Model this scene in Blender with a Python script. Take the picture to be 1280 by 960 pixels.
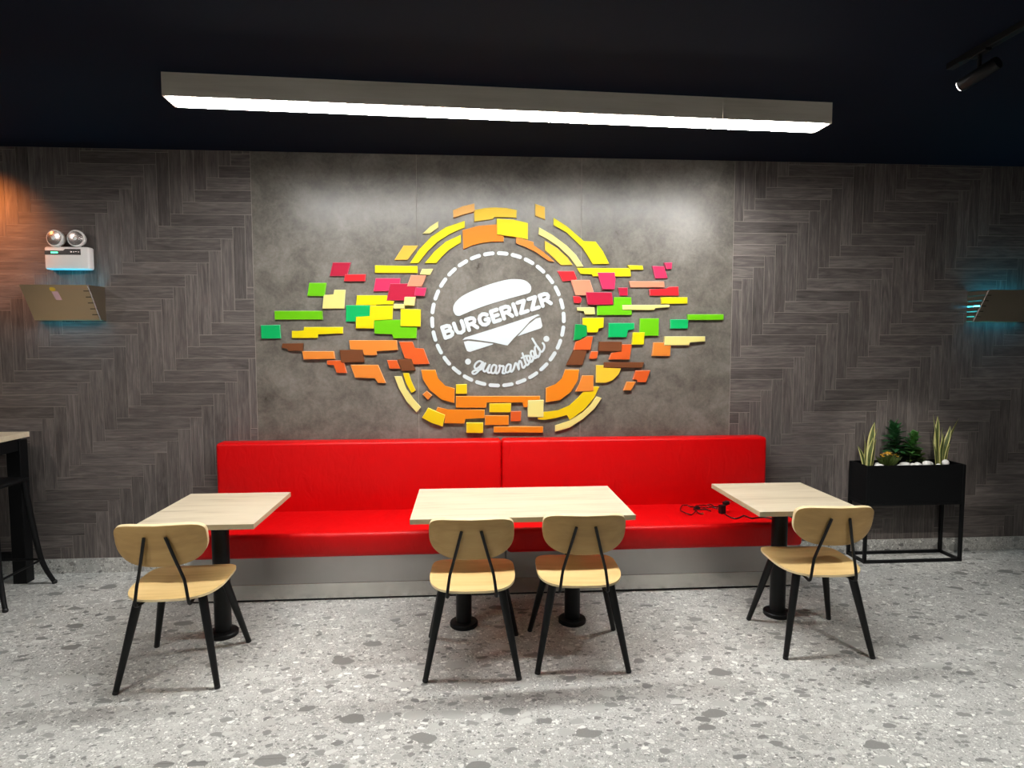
import bpy, bmesh, math, random
from mathutils import Vector, Matrix
random.seed(7)
for o in list(bpy.data.objects):
    bpy.data.objects.remove(o, do_unlink=True)
scene = bpy.context.scene
C = scene.collection

# ------------------------------------------------------------------ camera, world, exposure
CAM=dict(f=792.394,loc=[0.0, -4.70573, 1.67776],fwd=[0.070707, 0.995173, -0.068057],right=[0.997482, -0.070914, -0.00063],up=[0.005454, 0.067841, 0.997681])
cd = bpy.data.cameras.new('camera')
cd.sensor_fit = 'HORIZONTAL'; cd.sensor_width = 36.0; cd.lens = 36.0*CAM['f']/1280.0
cd.clip_start = .05; cd.clip_end = 60
cam = bpy.data.objects.new('camera', cd); C.objects.link(cam)
_r, _u, _f = Vector(CAM['right']), Vector(CAM['up']), Vector(CAM['fwd'])
cam.matrix_world = Matrix(((_r.x, _u.x, -_f.x, CAM['loc'][0]), (_r.y, _u.y, -_f.y, CAM['loc'][1]),
                           (_r.z, _u.z, -_f.z, CAM['loc'][2]), (0, 0, 0, 1)))
scene.camera = cam
world = bpy.data.worlds.new('world'); scene.world = world; world.use_nodes = True
world.node_tree.nodes['Background'].inputs[0].default_value = (.55, .6, .7, 1)
world.node_tree.nodes['Background'].inputs[1].default_value = .15
scene.view_settings.view_transform = 'Standard'; scene.view_settings.look = 'None'
scene.view_settings.gamma = 1.0; scene.view_settings.use_curve_mapping = False
scene.view_settings.exposure = 0.0

MAIN_STRENGTH = 90.0      # linear fixture over the tables
ROOM_FILL_STRENGTH = 16.0      # unseen linear lamps added as fill from the camera side
SPOT_POWER = 40.0
FLOOR_FILL_POWER = 95.0  # added spots out of view that brighten the floor
LEFT_FILL_POWER = 48.0  # added spot out of view for the left wall
WARM_POWER = 95.0
UV_STRENGTH = 30.0
HC = 3.017                # ceiling height
BB = .107                 # skirting height

# ------------------------------------------------------------------ helpers
def srgb(r, g, b):
    f = lambda c: (c/255)/12.92 if c <= 10 else (((c/255)+.055)/1.055)**2.4
    return (f(r), f(g), f(b), 1)
class NT:
    def __init__(s, name):
        s.m = bpy.data.materials.new(name); s.m.use_nodes = True
        s.n = s.m.node_tree.nodes; s.l = s.m.node_tree.links
        s.b = s.n['Principled BSDF']
    def add(s, t, **k):
        n = s.n.new(t)
        for a, v in k.items(): setattr(n, a, v)
        return n
    def put(s, sock, v):
        if hasattr(v, 'is_output') or isinstance(v, bpy.types.NodeSocket): s.l.new(v, sock)
        else: sock.default_value = v
    def math(s, op, a, b=0.0, clamp=False):
        n = s.add('ShaderNodeMath', operation=op); n.use_clamp = clamp
        s.put(n.inputs[0], a); s.put(n.inputs[1], b); return n.outputs[0]
    def vmath(s, op, a, b=(0, 0, 0)):
        n = s.add('ShaderNodeVectorMath', operation=op); s.put(n.inputs[0], a); s.put(n.inputs[1], b); return n.outputs[0]
    def mix(s, fac, a, b, mode='MIX'):
        n = s.add('ShaderNodeMix', data_type='RGBA', blend_type=mode)
        s.put(n.inputs[0], fac); s.put(n.inputs[6], a); s.put(n.inputs[7], b); return n.outputs[2]
    def noise(s, vec, scale, detail=4, rough=.55, dist=0.0):
        n = s.add('ShaderNodeTexNoise'); s.put(n.inputs['Vector'], vec)
        n.inputs['Scale'].default_value = scale; n.inputs['Detail'].default_value = detail
        n.inputs['Roughness'].default_value = rough; n.inputs['Distortion'].default_value = dist
        return n.outputs[0]
    def ramp(s, fac, stops, interp='LINEAR'):
        n = s.add('ShaderNodeValToRGB'); s.put(n.inputs[0], fac); e = n.color_ramp.elements
        n.color_ramp.interpolation = interp
        while len(e) < len(stops): e.new(.5)
        for i, (p, c) in enumerate(stops): e[i].position = p; e[i].color = c
        return n.outputs[0]
    def step(s, v, lo, hi):
        n = s.add('ShaderNodeMapRange', interpolation_type='SMOOTHSTEP'); s.put(n.inputs[0], v)
        n.inputs[1].default_value = lo; n.inputs[2].default_value = hi; return n.outputs[0]
    def pos(s): return s.add('ShaderNodeNewGeometry').outputs['Position']
    def objc(s): return s.add('ShaderNodeTexCoord').outputs['Object']
    def uv(s): return s.add('ShaderNodeTexCoord').outputs['UV']
    def orand(s): return s.add('ShaderNodeObjectInfo').outputs['Random']
    def irand(s): return s.add('ShaderNodeNewGeometry').outputs['Random Per Island']
    def bump(s, h, strength, dist=.002):
        n = s.add('ShaderNodeBump'); n.inputs['Strength'].default_value = strength
        n.inputs['Distance'].default_value = dist; s.put(n.inputs['Height'], h)
        s.l.new(n.outputs[0], s.b.inputs['Normal'])
    def col(s, v): s.put(s.b.inputs['Base Color'], v)
    def setp(s, rough=None, metal=None, spec=None, coat=None, coat_rough=None):
        if rough is not None: s.put(s.b.inputs['Roughness'], rough)
        if metal is not None: s.b.inputs['Metallic'].default_value = metal
        if spec is not None: s.b.inputs['Specular IOR Level'].default_value = spec
        if coat is not None: s.b.inputs['Coat Weight'].default_value = coat
        if coat_rough is not None: s.b.inputs['Coat Roughness'].default_value = coat_rough
def mul(c, k): return (c[0]*k, c[1]*k, c[2]*k, 1)

M = {}
def simple(name, c, rough=.5, metal=0.0, var=.12, scale=14, spec=None, bump=0, coat=None):
    t = NT(name); v = t.noise(t.objc(), scale, 3)
    t.col(t.mix(v, mul(c, 1-var), mul(c, 1+var))); t.setp(rough, metal, spec, coat)
    if bump: t.bump(v, bump)
    M[name] = t.m; return t.m
def emit(name, c, strength, base=None):
    t = NT(name); t.col(base or c); t.b.inputs['Emission Color'].default_value = c
    t.b.inputs['Emission Strength'].default_value = strength; t.setp(.4); M[name] = t.m; return t.m

# --- floor terrazzo
def terrazzo(name, dark=1.0):
    t = NT(name); P = t.pos()
    w = t.add('ShaderNodeTexNoise'); w.inputs['Scale'].default_value = 14; w.inputs['Detail'].default_value = 3
    t.l.new(P, w.inputs['Vector'])
    off = t.vmath('SCALE', t.vmath('SUBTRACT', w.outputs['Color'], (.5, .5, .5)))
    off.node.inputs['Scale'].default_value = .055
    Q = t.vmath('ADD', P, off)
    base = t.ramp(t.noise(P, 9, 6, .7), [(.25, srgb(118, 117, 113)), (.5, srgb(158, 157, 153)), (.75, srgb(196, 195, 190))])
    fine = t.noise(P, 150, 5, .75)
    colr = t.mix(.55, base, t.ramp(fine, [(.3, srgb(108, 107, 103)), (.52, srgb(165, 164, 160)), (.72, srgb(220, 219, 214))]))
    def chips(colr, scale, sel, r0, r1, stops, shift, aniso=(1, 1, 1)):
        v = t.add('ShaderNodeTexVoronoi'); v.inputs['Scale'].default_value = scale
        t.l.new(t.vmath('MULTIPLY', t.vmath('ADD', Q, shift), aniso), v.inputs['Vector'])
        sx = t.add('ShaderNodeSeparateColor'); t.l.new(v.outputs['Color'], sx.inputs[0])
        rad = t.add('ShaderNodeMapRange'); t.l.new(sx.outputs[0], rad.inputs[0])
        rad.inputs[3].default_value = r0; rad.inputs[4].default_value = r1
        d = t.math('SUBTRACT', rad.outputs[0], v.outputs['Distance'])
        m = t.math('MULTIPLY', t.step(d, 0, .035), t.math('GREATER_THAN', sx.outputs[1], sel))
        c = t.ramp(sx.outputs[2], stops)
        c = t.mix(.25, c, t.mix(fine, mul(srgb(120, 120, 116), .8), srgb(200, 199, 195)))
        return t.mix(m, colr, c)
    g = lambda v: srgb(v, v, int(v*.975))
    colr = chips(colr, 110, .3, .25, .5, [(0, g(66)), (.3, g(125)), (.6, g(190)), (1, g(228))], (9, 4, 0))
    colr = chips(colr, 62, .45, .22, .48, [(0, g(72)), (.35, g(132)), (.7, g(190)), (1, g(226))], (0, 0, 0))
    colr = chips(colr, 34, .5, .2, .5, [(0, g(74)), (.45, g(138)), (.75, g(185)), (1, g(222))], (3.1, .7, 0), (.8, 1.15, 1))
    colr = chips(colr, 17, .62, .2, .5, [(0, g(78)), (.5, g(135)), (.8, g(165)), (1, g(190))], (1.3, 5.2, 0), (.75, 1.2, 1))
    colr = chips(colr, 8.5, .76, .24, .46, [(0, g(84)), (.5, g(116)), (1, g(165))], (7.7, 2.2, 0), (.8, 1.35, 1))
    colr = t.mix(1.0, colr, (dark, dark, dark, 1), 'MULTIPLY')
    t.col(colr); t.setp(t.math('ADD', t.math('MULTIPLY', fine, .2), .36), spec=.35)
    t.bump(fine, .08, .001)
    M[name] = t.m
terrazzo('terrazzo', 1.27)
# --- concrete-look panel
t = NT('concrete'); P = t.pos()
a = t.noise(P, 1.7, 6, .6, .4); b = t.noise(P, 6.5, 8, .7, .5); c = t.noise(P, 38, 6, .72, .2)
k = t.math('ADD', t.math('MULTIPLY', a, .34), t.math('ADD', t.math('MULTIPLY', b, .42), t.math('MULTIPLY', c, .24)))
t.col(t.ramp(k, [(.36, srgb(70, 66, 60)), (.46, srgb(97, 92, 85)), (.54, srgb(115, 110, 102)), (.66, srgb(136, 132, 126))]))
t.setp(t.math('ADD', t.math('MULTIPLY', b, .2), .21), spec=.5); t.bump(k, .1, .002); M['concrete'] = t.m
# --- wood-look herringbone plank (uv: u along the plank in metres)
t = NT('plank')
rnd = t.math('ADD', t.orand(), t.irand())
sh = t.add('ShaderNodeCombineXYZ'); t.l.new(t.math('MULTIPLY', rnd, 37.0), sh.inputs[0]); t.l.new(t.math('MULTIPLY', rnd, 91.0), sh.inputs[1])
uv = t.vmath('ADD', t.uv(), sh.outputs[0])
g1 = t.noise(t.vmath('MULTIPLY', uv, (5, 95, 1)), 1.0, 5, .65, .8)
g2 = t.noise(t.vmath('MULTIPLY', uv, (3, 22, 1)), 1.0, 4, .6, 1.6)
k = t.math('ADD', t.math('MULTIPLY', g1, .5), t.math('MULTIPLY', g2, .5))
cc = t.ramp(k, [(.32, srgb(68, 63, 61)), (.5, srgb(98, 91, 88)), (.68, srgb(126, 118, 113))])
tone = t.math('ADD', t.math('MULTIPLY', t.math('FRACT', t.math('MULTIPLY', rnd, 7.31)), .42), .78)
cmb = t.add('ShaderNodeCombineColor')
for i in range(3): t.l.new(tone, cmb.inputs[i])
t.col(t.mix(1.0, cc, cmb.outputs[0], 'MULTIPLY')); t.setp(.5, spec=.35); t.bump(k, .2, .0015); M['plank'] = t.m
simple('grout', srgb(158, 149, 141), .85, var=.1, scale=60)
simple('wall_paint', srgb(58, 57, 56), .8, scale=3)
simple('ceiling_black', srgb(8, 19, 35), .8, var=.1, scale=3, spec=.14)
# --- vinyl
t = NT('red_vinyl'); P = t.objc()
n1 = t.noise(P, 2.2, 3); n2 = t.noise(t.vmath('MULTIPLY', P, (3.5, 1.2, 1.5)), 5, 2, .5, 1.2); n3 = t.noise(P, 260, 2)
t.col(t.mix(n1, srgb(196, 0, 3), srgb(208, 0, 5))); t.setp(.42, spec=.28)
t.bump(t.math('ADD', t.math('MULTIPLY', n2, 1.0), t.math('MULTIPLY', n3, .03)), .35, .012); M['red_vinyl'] = t.m
# --- metals
def brushed(name, c, rough, metal, stretch=(2, 2, 160)):
    t = NT(name); n = t.noise(t.vmath('MULTIPLY', t.objc(), stretch), 1.5, 4, .6); b2 = t.noise(t.objc(), 3.2, 4)
    t.col(t.mix(b2, mul(c, .86), mul(c, 1.1))); t.setp(t.math('ADD', t.math('MULTIPLY', n, .16), rough-.08), metal)
    t.bump(n, .04, .0005); M[name] = t.m
brushed('bench_steel', srgb(180, 177, 174), .34, .75)
brushed('kick_steel', srgb(206, 203, 198), .24, .9, (34, 2, 1))
brushed('trap_steel', srgb(188, 175, 154), .34, 1.0, (1, 1, 40))
simple('black_metal', srgb(11, 11, 12), .45, 0, spec=.3)
simple('black_satin', srgb(8, 9, 11), .5, 0, spec=.25)
simple('black_plastic', srgb(16, 16, 17), .4)
simple('steel_joint', srgb(10, 10, 10), .6)
# --- pale wood laminate table top and ply
def wood(name, stops, axis=(2.2, 46, 46), rough=.42, k2=(1.2, 9, 9), coords='obj', amt=.6):
    t = NT(name); P = t.objc(); r = t.math('MULTIPLY', t.orand(), 23.0)
    s = t.add('ShaderNodeCombineXYZ'); t.l.new(r, s.inputs[0]); t.l.new(r, s.inputs[1]); t.l.new(r, s.inputs[2])
    P = t.vmath('ADD', P, s.outputs[0])
    a = t.noise(t.vmath('MULTIPLY', P, axis), 1.0, 5, .6, .5); b = t.noise(t.vmath('MULTIPLY', P, k2), 1.0, 4, .55, 1.0)
    k = t.math('ADD', t.math('MULTIPLY', a, 1-amt), t.math('MULTIPLY', b, amt))
    t.col(t.ramp(k, stops)); t.setp(rough, spec=.35); t.bump(a, .04, .0006); M[name] = t.m
wood('table_wood', [(.3, srgb(170, 154, 127)), (.45, srgb(196, 181, 156)), (.6, srgb(204, 191, 167)), (.75, srgb(180, 164, 138))])
wood('table_edge', [(.3, srgb(176, 160, 128)), (.7, srgb(196, 182, 150))])
wood('ply_seat', [(.3, srgb(194, 160, 104)), (.5, srgb(212, 180, 122)), (.72, srgb(222, 192, 136))], (3, 40, 40))
wood('ply_back_shaded', [(.3, srgb(164, 128, 76)), (.5, srgb(180, 144, 88)), (.72, srgb(193, 159, 103))], (3, 40, 40))  # same ply as the seat, darkened to put shade into the backrest
wood('ply_edge', [(.3, srgb(222, 198, 150)), (.7, srgb(238, 220, 178))], (2, 2, 300))
wood('lamp_wood', [(.3, srgb(212, 201, 185)), (.5, srgb(230, 220, 205)), (.7, srgb(240, 231, 218))], (2, 30, 40))
wood('bar_wood', [(.3, srgb(206, 186, 156)), (.7, srgb(228, 214, 188))])
emit('lamp_diffuser', (1, 1, .975, 1), MAIN_STRENGTH)
emit('fill_diffuser', (1, 1, .975, 1), ROOM_FILL_STRENGTH)
emit('spot_lens', (1, .96, .9, 1), 14)
emit('uv_tube', (.03, .62, 1, 1), UV_STRENGTH)
emit('green_led', (.1, 1, .45, 1), 2.5)
simple('white_plastic', srgb(248, 244, 241), .35, var=.03)
simple('lamp_chrome', srgb(214, 208, 204), .24, .8, var=.2, scale=60)
simple('logo_white', srgb(196, 205, 208), .35, var=.02)
simple('sticker_yellow', srgb(214, 186, 60), .5); simple('sticker_pink', srgb(214, 180, 188), .5)
simple('pebble_white', srgb(226, 224, 220), .5, var=.06)
simple('soil', srgb(40, 34, 28), .95, var=.4, scale=80)
simple('leaf_green', srgb(64, 122, 72), .42, var=.45, scale=30)
simple('leaf_bright', srgb(104, 162, 84), .42, var=.35, scale=30)
simple('leaf_olive', srgb(100, 120, 58), .5, var=.4, scale=30)
simple('snake_green', srgb(108, 122, 70), .45, var=.5, scale=45)
simple('snake_margin', srgb(226, 222, 150), .45, var=.12, scale=30)
simple('flower_yellow', srgb(244, 200, 70), .5, var=.2); simple('flower_pale', srgb(238, 226, 190), .5)
simple('stem_green', srgb(62, 78, 40), .6)
simple('gold_tip', srgb(206, 170, 110), .3, .8)
ARTCOL = dict(crimson=(196, 24, 62), red=(232, 36, 46), lime=(112, 206, 4), cream=(246, 234, 142), yellow=(248, 228, 2),
              teal=(2, 186, 100), green=(2, 156, 74), amber=(246, 196, 70), pink=(224, 48, 98), salmon=(244, 152, 118),
              peach=(244, 184, 102), gold=(246, 206, 56), gold2=(246, 212, 22), orange=(244, 140, 28),
              lightorange=(242, 144, 56), vermilion=(232, 98, 38), brown=(122, 72, 42))
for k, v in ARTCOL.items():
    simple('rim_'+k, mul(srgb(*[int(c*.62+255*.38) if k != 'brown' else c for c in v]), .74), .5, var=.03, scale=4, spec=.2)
    simple('art_'+k, mul(srgb(*v), .74), .5, var=.03, scale=4, spec=.2)

# ------------------------------------------------------------------ mesh helpers
def link(name, me, mats, parent=None, loc=None):
    for m in (mats if isinstance(mats, (list, tuple)) else [mats]):
        if m and len(me.materials) < 8: me.materials.append(M[m])
    o = bpy.data.objects.new(name, me); C.objects.link(o)
    if loc: o.location = loc
    if parent: o.parent = parent
    return o
def obj(name, bm, mats, parent=None, smooth=False, loc=None):
    bmesh.ops.recalc_face_normals(bm, faces=bm.faces)
    me = bpy.data.meshes.new(name); bm.to_mesh(me); bm.free()
    if smooth:
        for p in me.polygons: p.use_smooth = True
    return link(name, me, mats, parent, loc)
def smooth_angle(o, ang=40):
    me = o.data; bm = bmesh.new(); bm.from_mesh(me)
    for f in bm.faces: f.smooth = True
    for e in bm.edges:
        if len(e.link_faces) == 2 and e.calc_face_angle(0) > math.radians(ang): e.smooth = False
    bm.to_mesh(me); bm.free(); return o
def tag(o, label=None, cat=None, group=None, kind=None):
    if label: o['label'] = label
    if cat: o['category'] = cat
    if group: o['group'] = group
    if kind: o['kind'] = kind
    return o
def thing(name, label, cat, loc=(0, 0, 0), rz=0, group=None):
    o = bpy.data.objects.new(name, None); C.objects.link(o); o.empty_display_size = .1
    o.location = loc; o.rotation_euler = (0, 0, rz); return tag(o, label, cat, group)
def box(bm, x0, x1, y0, y1, z0, z1, bev=0, seg=2, mi=0):
    vs = [bm.verts.new(v) for v in ((x0,y0,z0),(x1,y0,z0),(x1,y1,z0),(x0,y1,z0),(x0,y0,z1),(x1,y0,z1),(x1,y1,z1),(x0,y1,z1))]
    fs = [bm.faces.new([vs[i] for i in q]) for q in ((0,3,2,1),(4,5,6,7),(0,1,5,4),(1,2,6,5),(2,3,7,6),(3,0,4,7))]
    for f in fs: f.material_index = mi
    if bev:
        es = list({e for f in fs for e in f.edges})
        bmesh.ops.bevel(bm, geom=es, offset=bev, segments=seg, profile=.5, affect='EDGES')
def bx(*a, **k):
    bm = bmesh.new(); box(bm, *a, **k); return bm
def ring(bm, c, ax, r, n, ph=0):
    ax = Vector(ax).normalized(); t = Vector((0, 0, 1)) if abs(ax.z) < .9 else Vector((1, 0, 0))
    u = ax.cross(t).normalized(); v = ax.cross(u)
    return [bm.verts.new(Vector(c)+r*(u*math.cos(2*math.pi*i/n+ph)+v*math.sin(2*math.pi*i/n+ph))) for i in range(n)]
def bridge(bm, a, b, mi=0):
    n = len(a)
    for i in range(n):
        f = bm.faces.new((a[i], a[(i+1) % n], b[(i+1) % n], b[i])); f.material_index = mi
def lathe(bm, prof, n=28, axis=((0, 0, 0), (0, 0, 1)), mi=0):
    o, d = Vector(axis[0]), Vector(axis[1]).normalized(); rs = []
    for r, h in prof: rs.append(ring(bm, o+d*h, d, max(r, 1e-4), n))
    for a, b in zip(rs, rs[1:]): bridge(bm, a, b, mi)
    for e in (rs[0], rs[-1]):
        f = bm.faces.new(e); f.material_index = mi
def smoothpath(pts, k=6, closed=False):
    pts = [Vector(p) for p in pts]; out = []; n = len(pts)
    for i in range(n-1):
        p0, p1, p2, p3 = pts[max(i-1, 0)], pts[i], pts[i+1], pts[min(i+2, n-1)]
        for j in range(k):
            s = j/k
            out.append(.5*((2*p1)+(-p0+p2)*s+(2*p0-5*p1+4*p2-p3)*s*s+(-p0+3*p1-3*p2+p3)*s**3))
    return out+[pts[-1]]
def tube(bm, pts, r, n=10, mi=0):
    pts = [Vector(p) for p in pts]; m = len(pts); rs = []
    rr = r if isinstance(r, (list, tuple)) else [r]*m
    t0 = (pts[1]-pts[0]).normalized(); u = t0.cross(Vector((0, 0, 1)))
    if u.length < .1: u = t0.cross(Vector((1, 0, 0)))
    u.normalize()
    for i, p in enumerate(pts):
        t = (pts[min(i+1, m-1)]-pts[max(i-1, 0)]).normalized()
        u = (u-t*u.dot(t)).normalized(); v = t.cross(u)
        rs.append([bm.verts.new(p+rr[i]*(u*math.cos(2*math.pi*j/n)+v*math.sin(2*math.pi*j/n))) for j in range(n)])
    for a, b in zip(rs, rs[1:]): bridge(bm, a, b, mi)
    for e in (rs[0], rs[-1]): bm.faces.new(e).material_index = mi
def prism(bm, poly, y0, y1, bev=0, rim=-1):
    # polygon in x,z extruded from y1 (back, larger) to y0 (front); bevelled front rim
    b = [bm.verts.new((x, y1, z)) for x, z in poly]; f = [bm.verts.new((x, y0, z)) for x, z in poly]
    ff = bm.faces.new(f); bm.faces.new(b[::-1]); bridge(bm, b, f)
    if bev: bmesh.ops.bevel(bm, geom=list(ff.edges), offset=bev, segments=1, affect='EDGES', material=rim)
def ribbon(bm, pts, w, y0, y1, caps=5):
    # flat stroke with round ends in the x,z plane
    pts = [Vector((p[0], p[1])) for p in pts]; n = len(pts); L = []; R = []
    for i, p in enumerate(pts):
        t = (pts[min(i+1, n-1)]-pts[max(i-1, 0)]); t.normalize(); nn = Vector((-t.y, t.x))
        L.append(p+nn*w/2); R.append(p-nn*w/2)
    def cap(c, a0):
        return [c+Vector((math.cos(a0-math.pi*k/caps), math.sin(a0-math.pi*k/caps)))*w/2 for k in range(1, caps)]
    te = pts[-1]-pts[-2]; ts = pts[0]-pts[1]
    ce = cap(pts[-1], math.atan2(te.y, te.x)+math.pi/2); cs = cap(pts[0], math.atan2(ts.y, ts.x)+math.pi/2)
    def quad(q):
        f = [bm.verts.new((v.x, y0, v.y)) for v in q]; bm.faces.new(f)
    for i in range(n-1):
        y0 -= 3e-5; quad((L[i], L[i+1], R[i+1], R[i]))
    quad([L[-1]]+ce+[R[-1]]); quad([R[0]]+cs+[L[0]])
    loop = L+ce+R[::-1]+cs
    for i in range(len(loop)):
        a, b = loop[i], loop[(i+1) % len(loop)]
        bm.faces.new([bm.verts.new(v) for v in ((a.x, y0, a.y), (b.x, y0, b.y), (b.x, y1, b.y), (a.x, y1, a.y))])
def copy_tree(root, loc, rz=0):
    r = root.copy(); C.objects.link(r); r.location = loc; r.rotation_euler = (0, 0, rz)
    for ch in list(root.children):
        c = ch.copy(); C.objects.link(c); c.parent = r
        for g in list(ch.children):
            d = g.copy(); C.objects.link(d); d.parent = c
    return r
def project(P):
    v = Vector(P)-Vector(CAM['loc']); z = v.dot(_f)
    return (640+CAM['f']*v.dot(_r)/z, 480-CAM['f']*v.dot(_u)/z) if z > .05 else (-9e9, -9e9)

# ------------------------------------------------------------------ room shell
X0, X1, YB = -6.6, 7.2, -9.4
floor = tag(obj('floor', bx(X0, X1, YB, .05, -.08, -.0012), 'grout'), kind='structure')
FX, FY = 1.515, -2.2
me_tile = None
i0 = math.floor((X0-FX)/1.2); i1 = math.ceil((X1-FX)/1.2); j0 = math.floor((YB-FY)/1.2); j1 = math.ceil((0-FY)/1.2)
for i in range(i0, i1):
    for j in range(j0, j1):
        x0, x1 = max(FX+i*1.2, X0), min(FX+(i+1)*1.2, X1); y0, y1 = max(FY+j*1.2, YB), min(FY+(j+1)*1.2, 0)
        if x1-x0 < .02 or y1-y0 < .02: continue
        full = (x1-x0 > 1.199 and y1-y0 > 1.199)
        if full and me_tile: o = link('floor_tile', me_tile, [], floor)
        else:
            o = obj('floor_tile', bx(-(x1-x0)/2+.0008, (x1-x0)/2-.0008, -(y1-y0)/2+.0008, (y1-y0)/2-.0008, -.0011, 0), 'terrazzo', floor)
            if full: me_tile = o.data
        o.location = ((x0+x1)/2, (y0+y1)/2, 0)
tag(obj('ceiling', bx(X0, X1, YB, .05, HC, HC+.1), 'ceiling_black'), kind='structure')
tag(obj('wall_left', bx(X0-.1, X0, YB, .1, -.08, HC+.1), 'wall_paint'), kind='structure')
tag(obj('wall_right', bx(X1, X1+.1, YB, .1, -.08, HC+.1), 'wall_paint'), kind='structure')
tag(obj('wall_front', bx(X0, X1, YB-.1, YB, -.08, HC+.1), 'wall_paint'), kind='structure')
wall = tag(obj('wall_back', bx(X0, X1, .0012, .12, -.08, HC), 'grout'), kind='structure')
# skirting in tile lengths
base = None
segs = []
x = FX-1.2*7
while x < X1:
    a, b = max(x, X0), min(x+1.2, X1)
    if b-a > .05: segs.append((a, b))
    x += 1.2
base = tag(obj('baseboard_back', bx(X0, X1, -.0005, .0011, .001, BB-.001), 'grout'), kind='structure')
for a, b in segs:
    obj('skirting_tile', bx(a+.0008, b-.0008, -.008, -.0006, .001, BB, bev=.001, seg=1), 'terrazzo', base)
# concrete-look panels
PX = (-1.523, -.357, .849, 2.006)
for a, b in zip(PX, PX[1:]):
    obj('concrete_panel', bx(a+.0012, b-.0012, -.002, .0011, BB, HC-.001, bev=.0012, seg=1), 'concrete', wall)
for x_ in PX:
    obj('panel_joint', bx(x_-.0011, x_+.0011, -.0016, .0011, BB, HC-.001), 'grout', wall)
# herringbone planks
W, K = .085, 6
D0 = -4.655
rects = []
for j in range(0, 36):                     # rows counted up from the skirting
    zt = BB+W*(j+1)                         # top of row
    # horizontal planks: left end x = D0 + zt (mod 12 W)
    n = math.floor((X0-(D0+zt))/(12*W))-1
    x = D0+zt+n*12*W
    while x < X1:
        rects.append((x, x+K*W, zt-W, zt, 'h')); x += 12*W
# vertical planks stand to the right of each horizontal: column a*W
cells = set()
for j in range(-8, 44):
    zt = BB+W*(j+1)
    n = math.floor((X0-(D0+zt))/(12*W))-1
    x = D0+zt+n*12*W
    while x < X1:
        # the column just right of the horizontal's right end: its top cell is this row
        rects.append((x+K*W, x+(K+1)*W, zt-K*W, zt, 'v')); x += 12*W
clipped = []
for x0, x1, z0, z1, d in rects:
    for lo, hi in ((X0, PX[0]), (PX[-1], X1)):
        a, b, c_, e = max(x0, lo), min(x1, hi), max(z0, BB), min(z1, HC)
        if b-a > .008 and e-c_ > .008: clipped.append((a, b, c_, e, d))
def plank_mesh(bm, uvl, a, b, c_, e, d, cx=0, cz=0, g=.0012):
    s = len(bm.faces); box(bm, a-cx+g, b-cx-g, 0, .0011, c_-cz+g, e-cz-g)
    bm.faces.ensure_lookup_table()
    for f in bm.faces[s:]:
        for l in f.loops:
            l[uvl].uv = (l.vert.co.x, l.vert.co.z) if d == 'h' else (l.vert.co.z, l.vert.co.x)
def vis(r):
    a, b, c_, e, d = r; n = 0
    for u in (.05, .35, .65, .95):
        for v in (.05, .5, .95):
            X, Z = a+(b-a)*u, c_+(e-c_)*v; px, py = project((X, 0, Z))
            if -2 < px < 1282 and 0 < py < 960 and not (-1.7 < X < 2.1 and Z < .9) and not (X < -3.08 and Z < .95): n += 1
    return n/12.0*(b-a)*(e-c_)
clipped.sort(key=vis, reverse=True)
shared = {}
bm_rest = bmesh.new(); uv_rest = bm_rest.loops.layers.uv.new('UVMap')
for n, r in enumerate(clipped):
    a, b, c_, e, d = r
    if n < 300 and vis(r) > 0:
        cx, cz = (a+b)/2, (c_+e)/2
        key = (round(b-a, 3), round(e-c_, 3), d)
        if key in shared: o = link('plank', shared[key], [], wall)
        else:
            bm = bmesh.new(); uvl = bm.loops.layers.uv.new('UVMap'); plank_mesh(bm, uvl, a, b, c_, e, d, cx, cz)
            o = obj('plank', bm, 'plank', wall); shared[key] = o.data
        o.location = (cx, 0, cz)
    else: plank_mesh(bm_rest, uv_rest, a, b, c_, e, d)
tag(obj('plank_cladding', bm_rest, 'plank', wall), kind='stuff')

# ------------------------------------------------------------------ linear ceiling lamps
def linear_lamp(label, p0, p1, zb, depth, dm, joints=(), group=None):
    # p0, p1: front bottom edge ends; the body goes back (+y) by depth
    L = math.hypot(p1[0]-p0[0], p1[1]-p0[1]); rz = math.atan2(p1[1]-p0[1], p1[0]-p0[0])
    t = thing('linear_ceiling_lamp', label, 'ceiling lamp', (p0[0], p0[1], zb), rz, group)
    h = HC-zb; cuts = [0]+list(joints)+[L]
    for a, b in zip(cuts, cuts[1:]):
        bm = bmesh.new(); th = .014
        box(bm, a+.001, b-.001, 0, th, 0, h); box(bm, a+.001, b-.001, depth-th, depth, 0, h)
        box(bm, a+.001, b-.001, th, depth-th, .03, h)
        obj('housing', bm, 'lamp_wood', t)
        obj('diffuser', bx(a+(.012 if a == 0 else .003), b-(.012 if b == L else .003), th, depth-th, -.005, .026, bev=.005, seg=2), dm, t)
    obj('end_cap', bx(-.006, .001, 0, depth, 0, h), 'lamp_wood', t); obj('end_cap', bx(L-.001, L+.006, 0, depth, 0, h), 'lamp_wood', t)
    return t
linear_lamp('long wood clad linear lamp glowing white on the black ceiling above the red bench', (-1.508, -1.332), (2.058, -1.17), 2.902, .165, 'lamp_diffuser', (2.93,))
linear_lamp('unseen linear lamp added on the ceiling as fill, nearer the tables', (-3.7, -4.0), (-.2, -4.0), 2.902, .165, 'fill_diffuser')  # added lamp out of view, fills the room side
linear_lamp('unseen linear lamp added on the ceiling as fill, far behind the viewpoint', (-3.7, -6.6), (-.2, -6.6), 2.902, .165, 'fill_diffuser')  # second added fill lamp, also out of view

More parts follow.
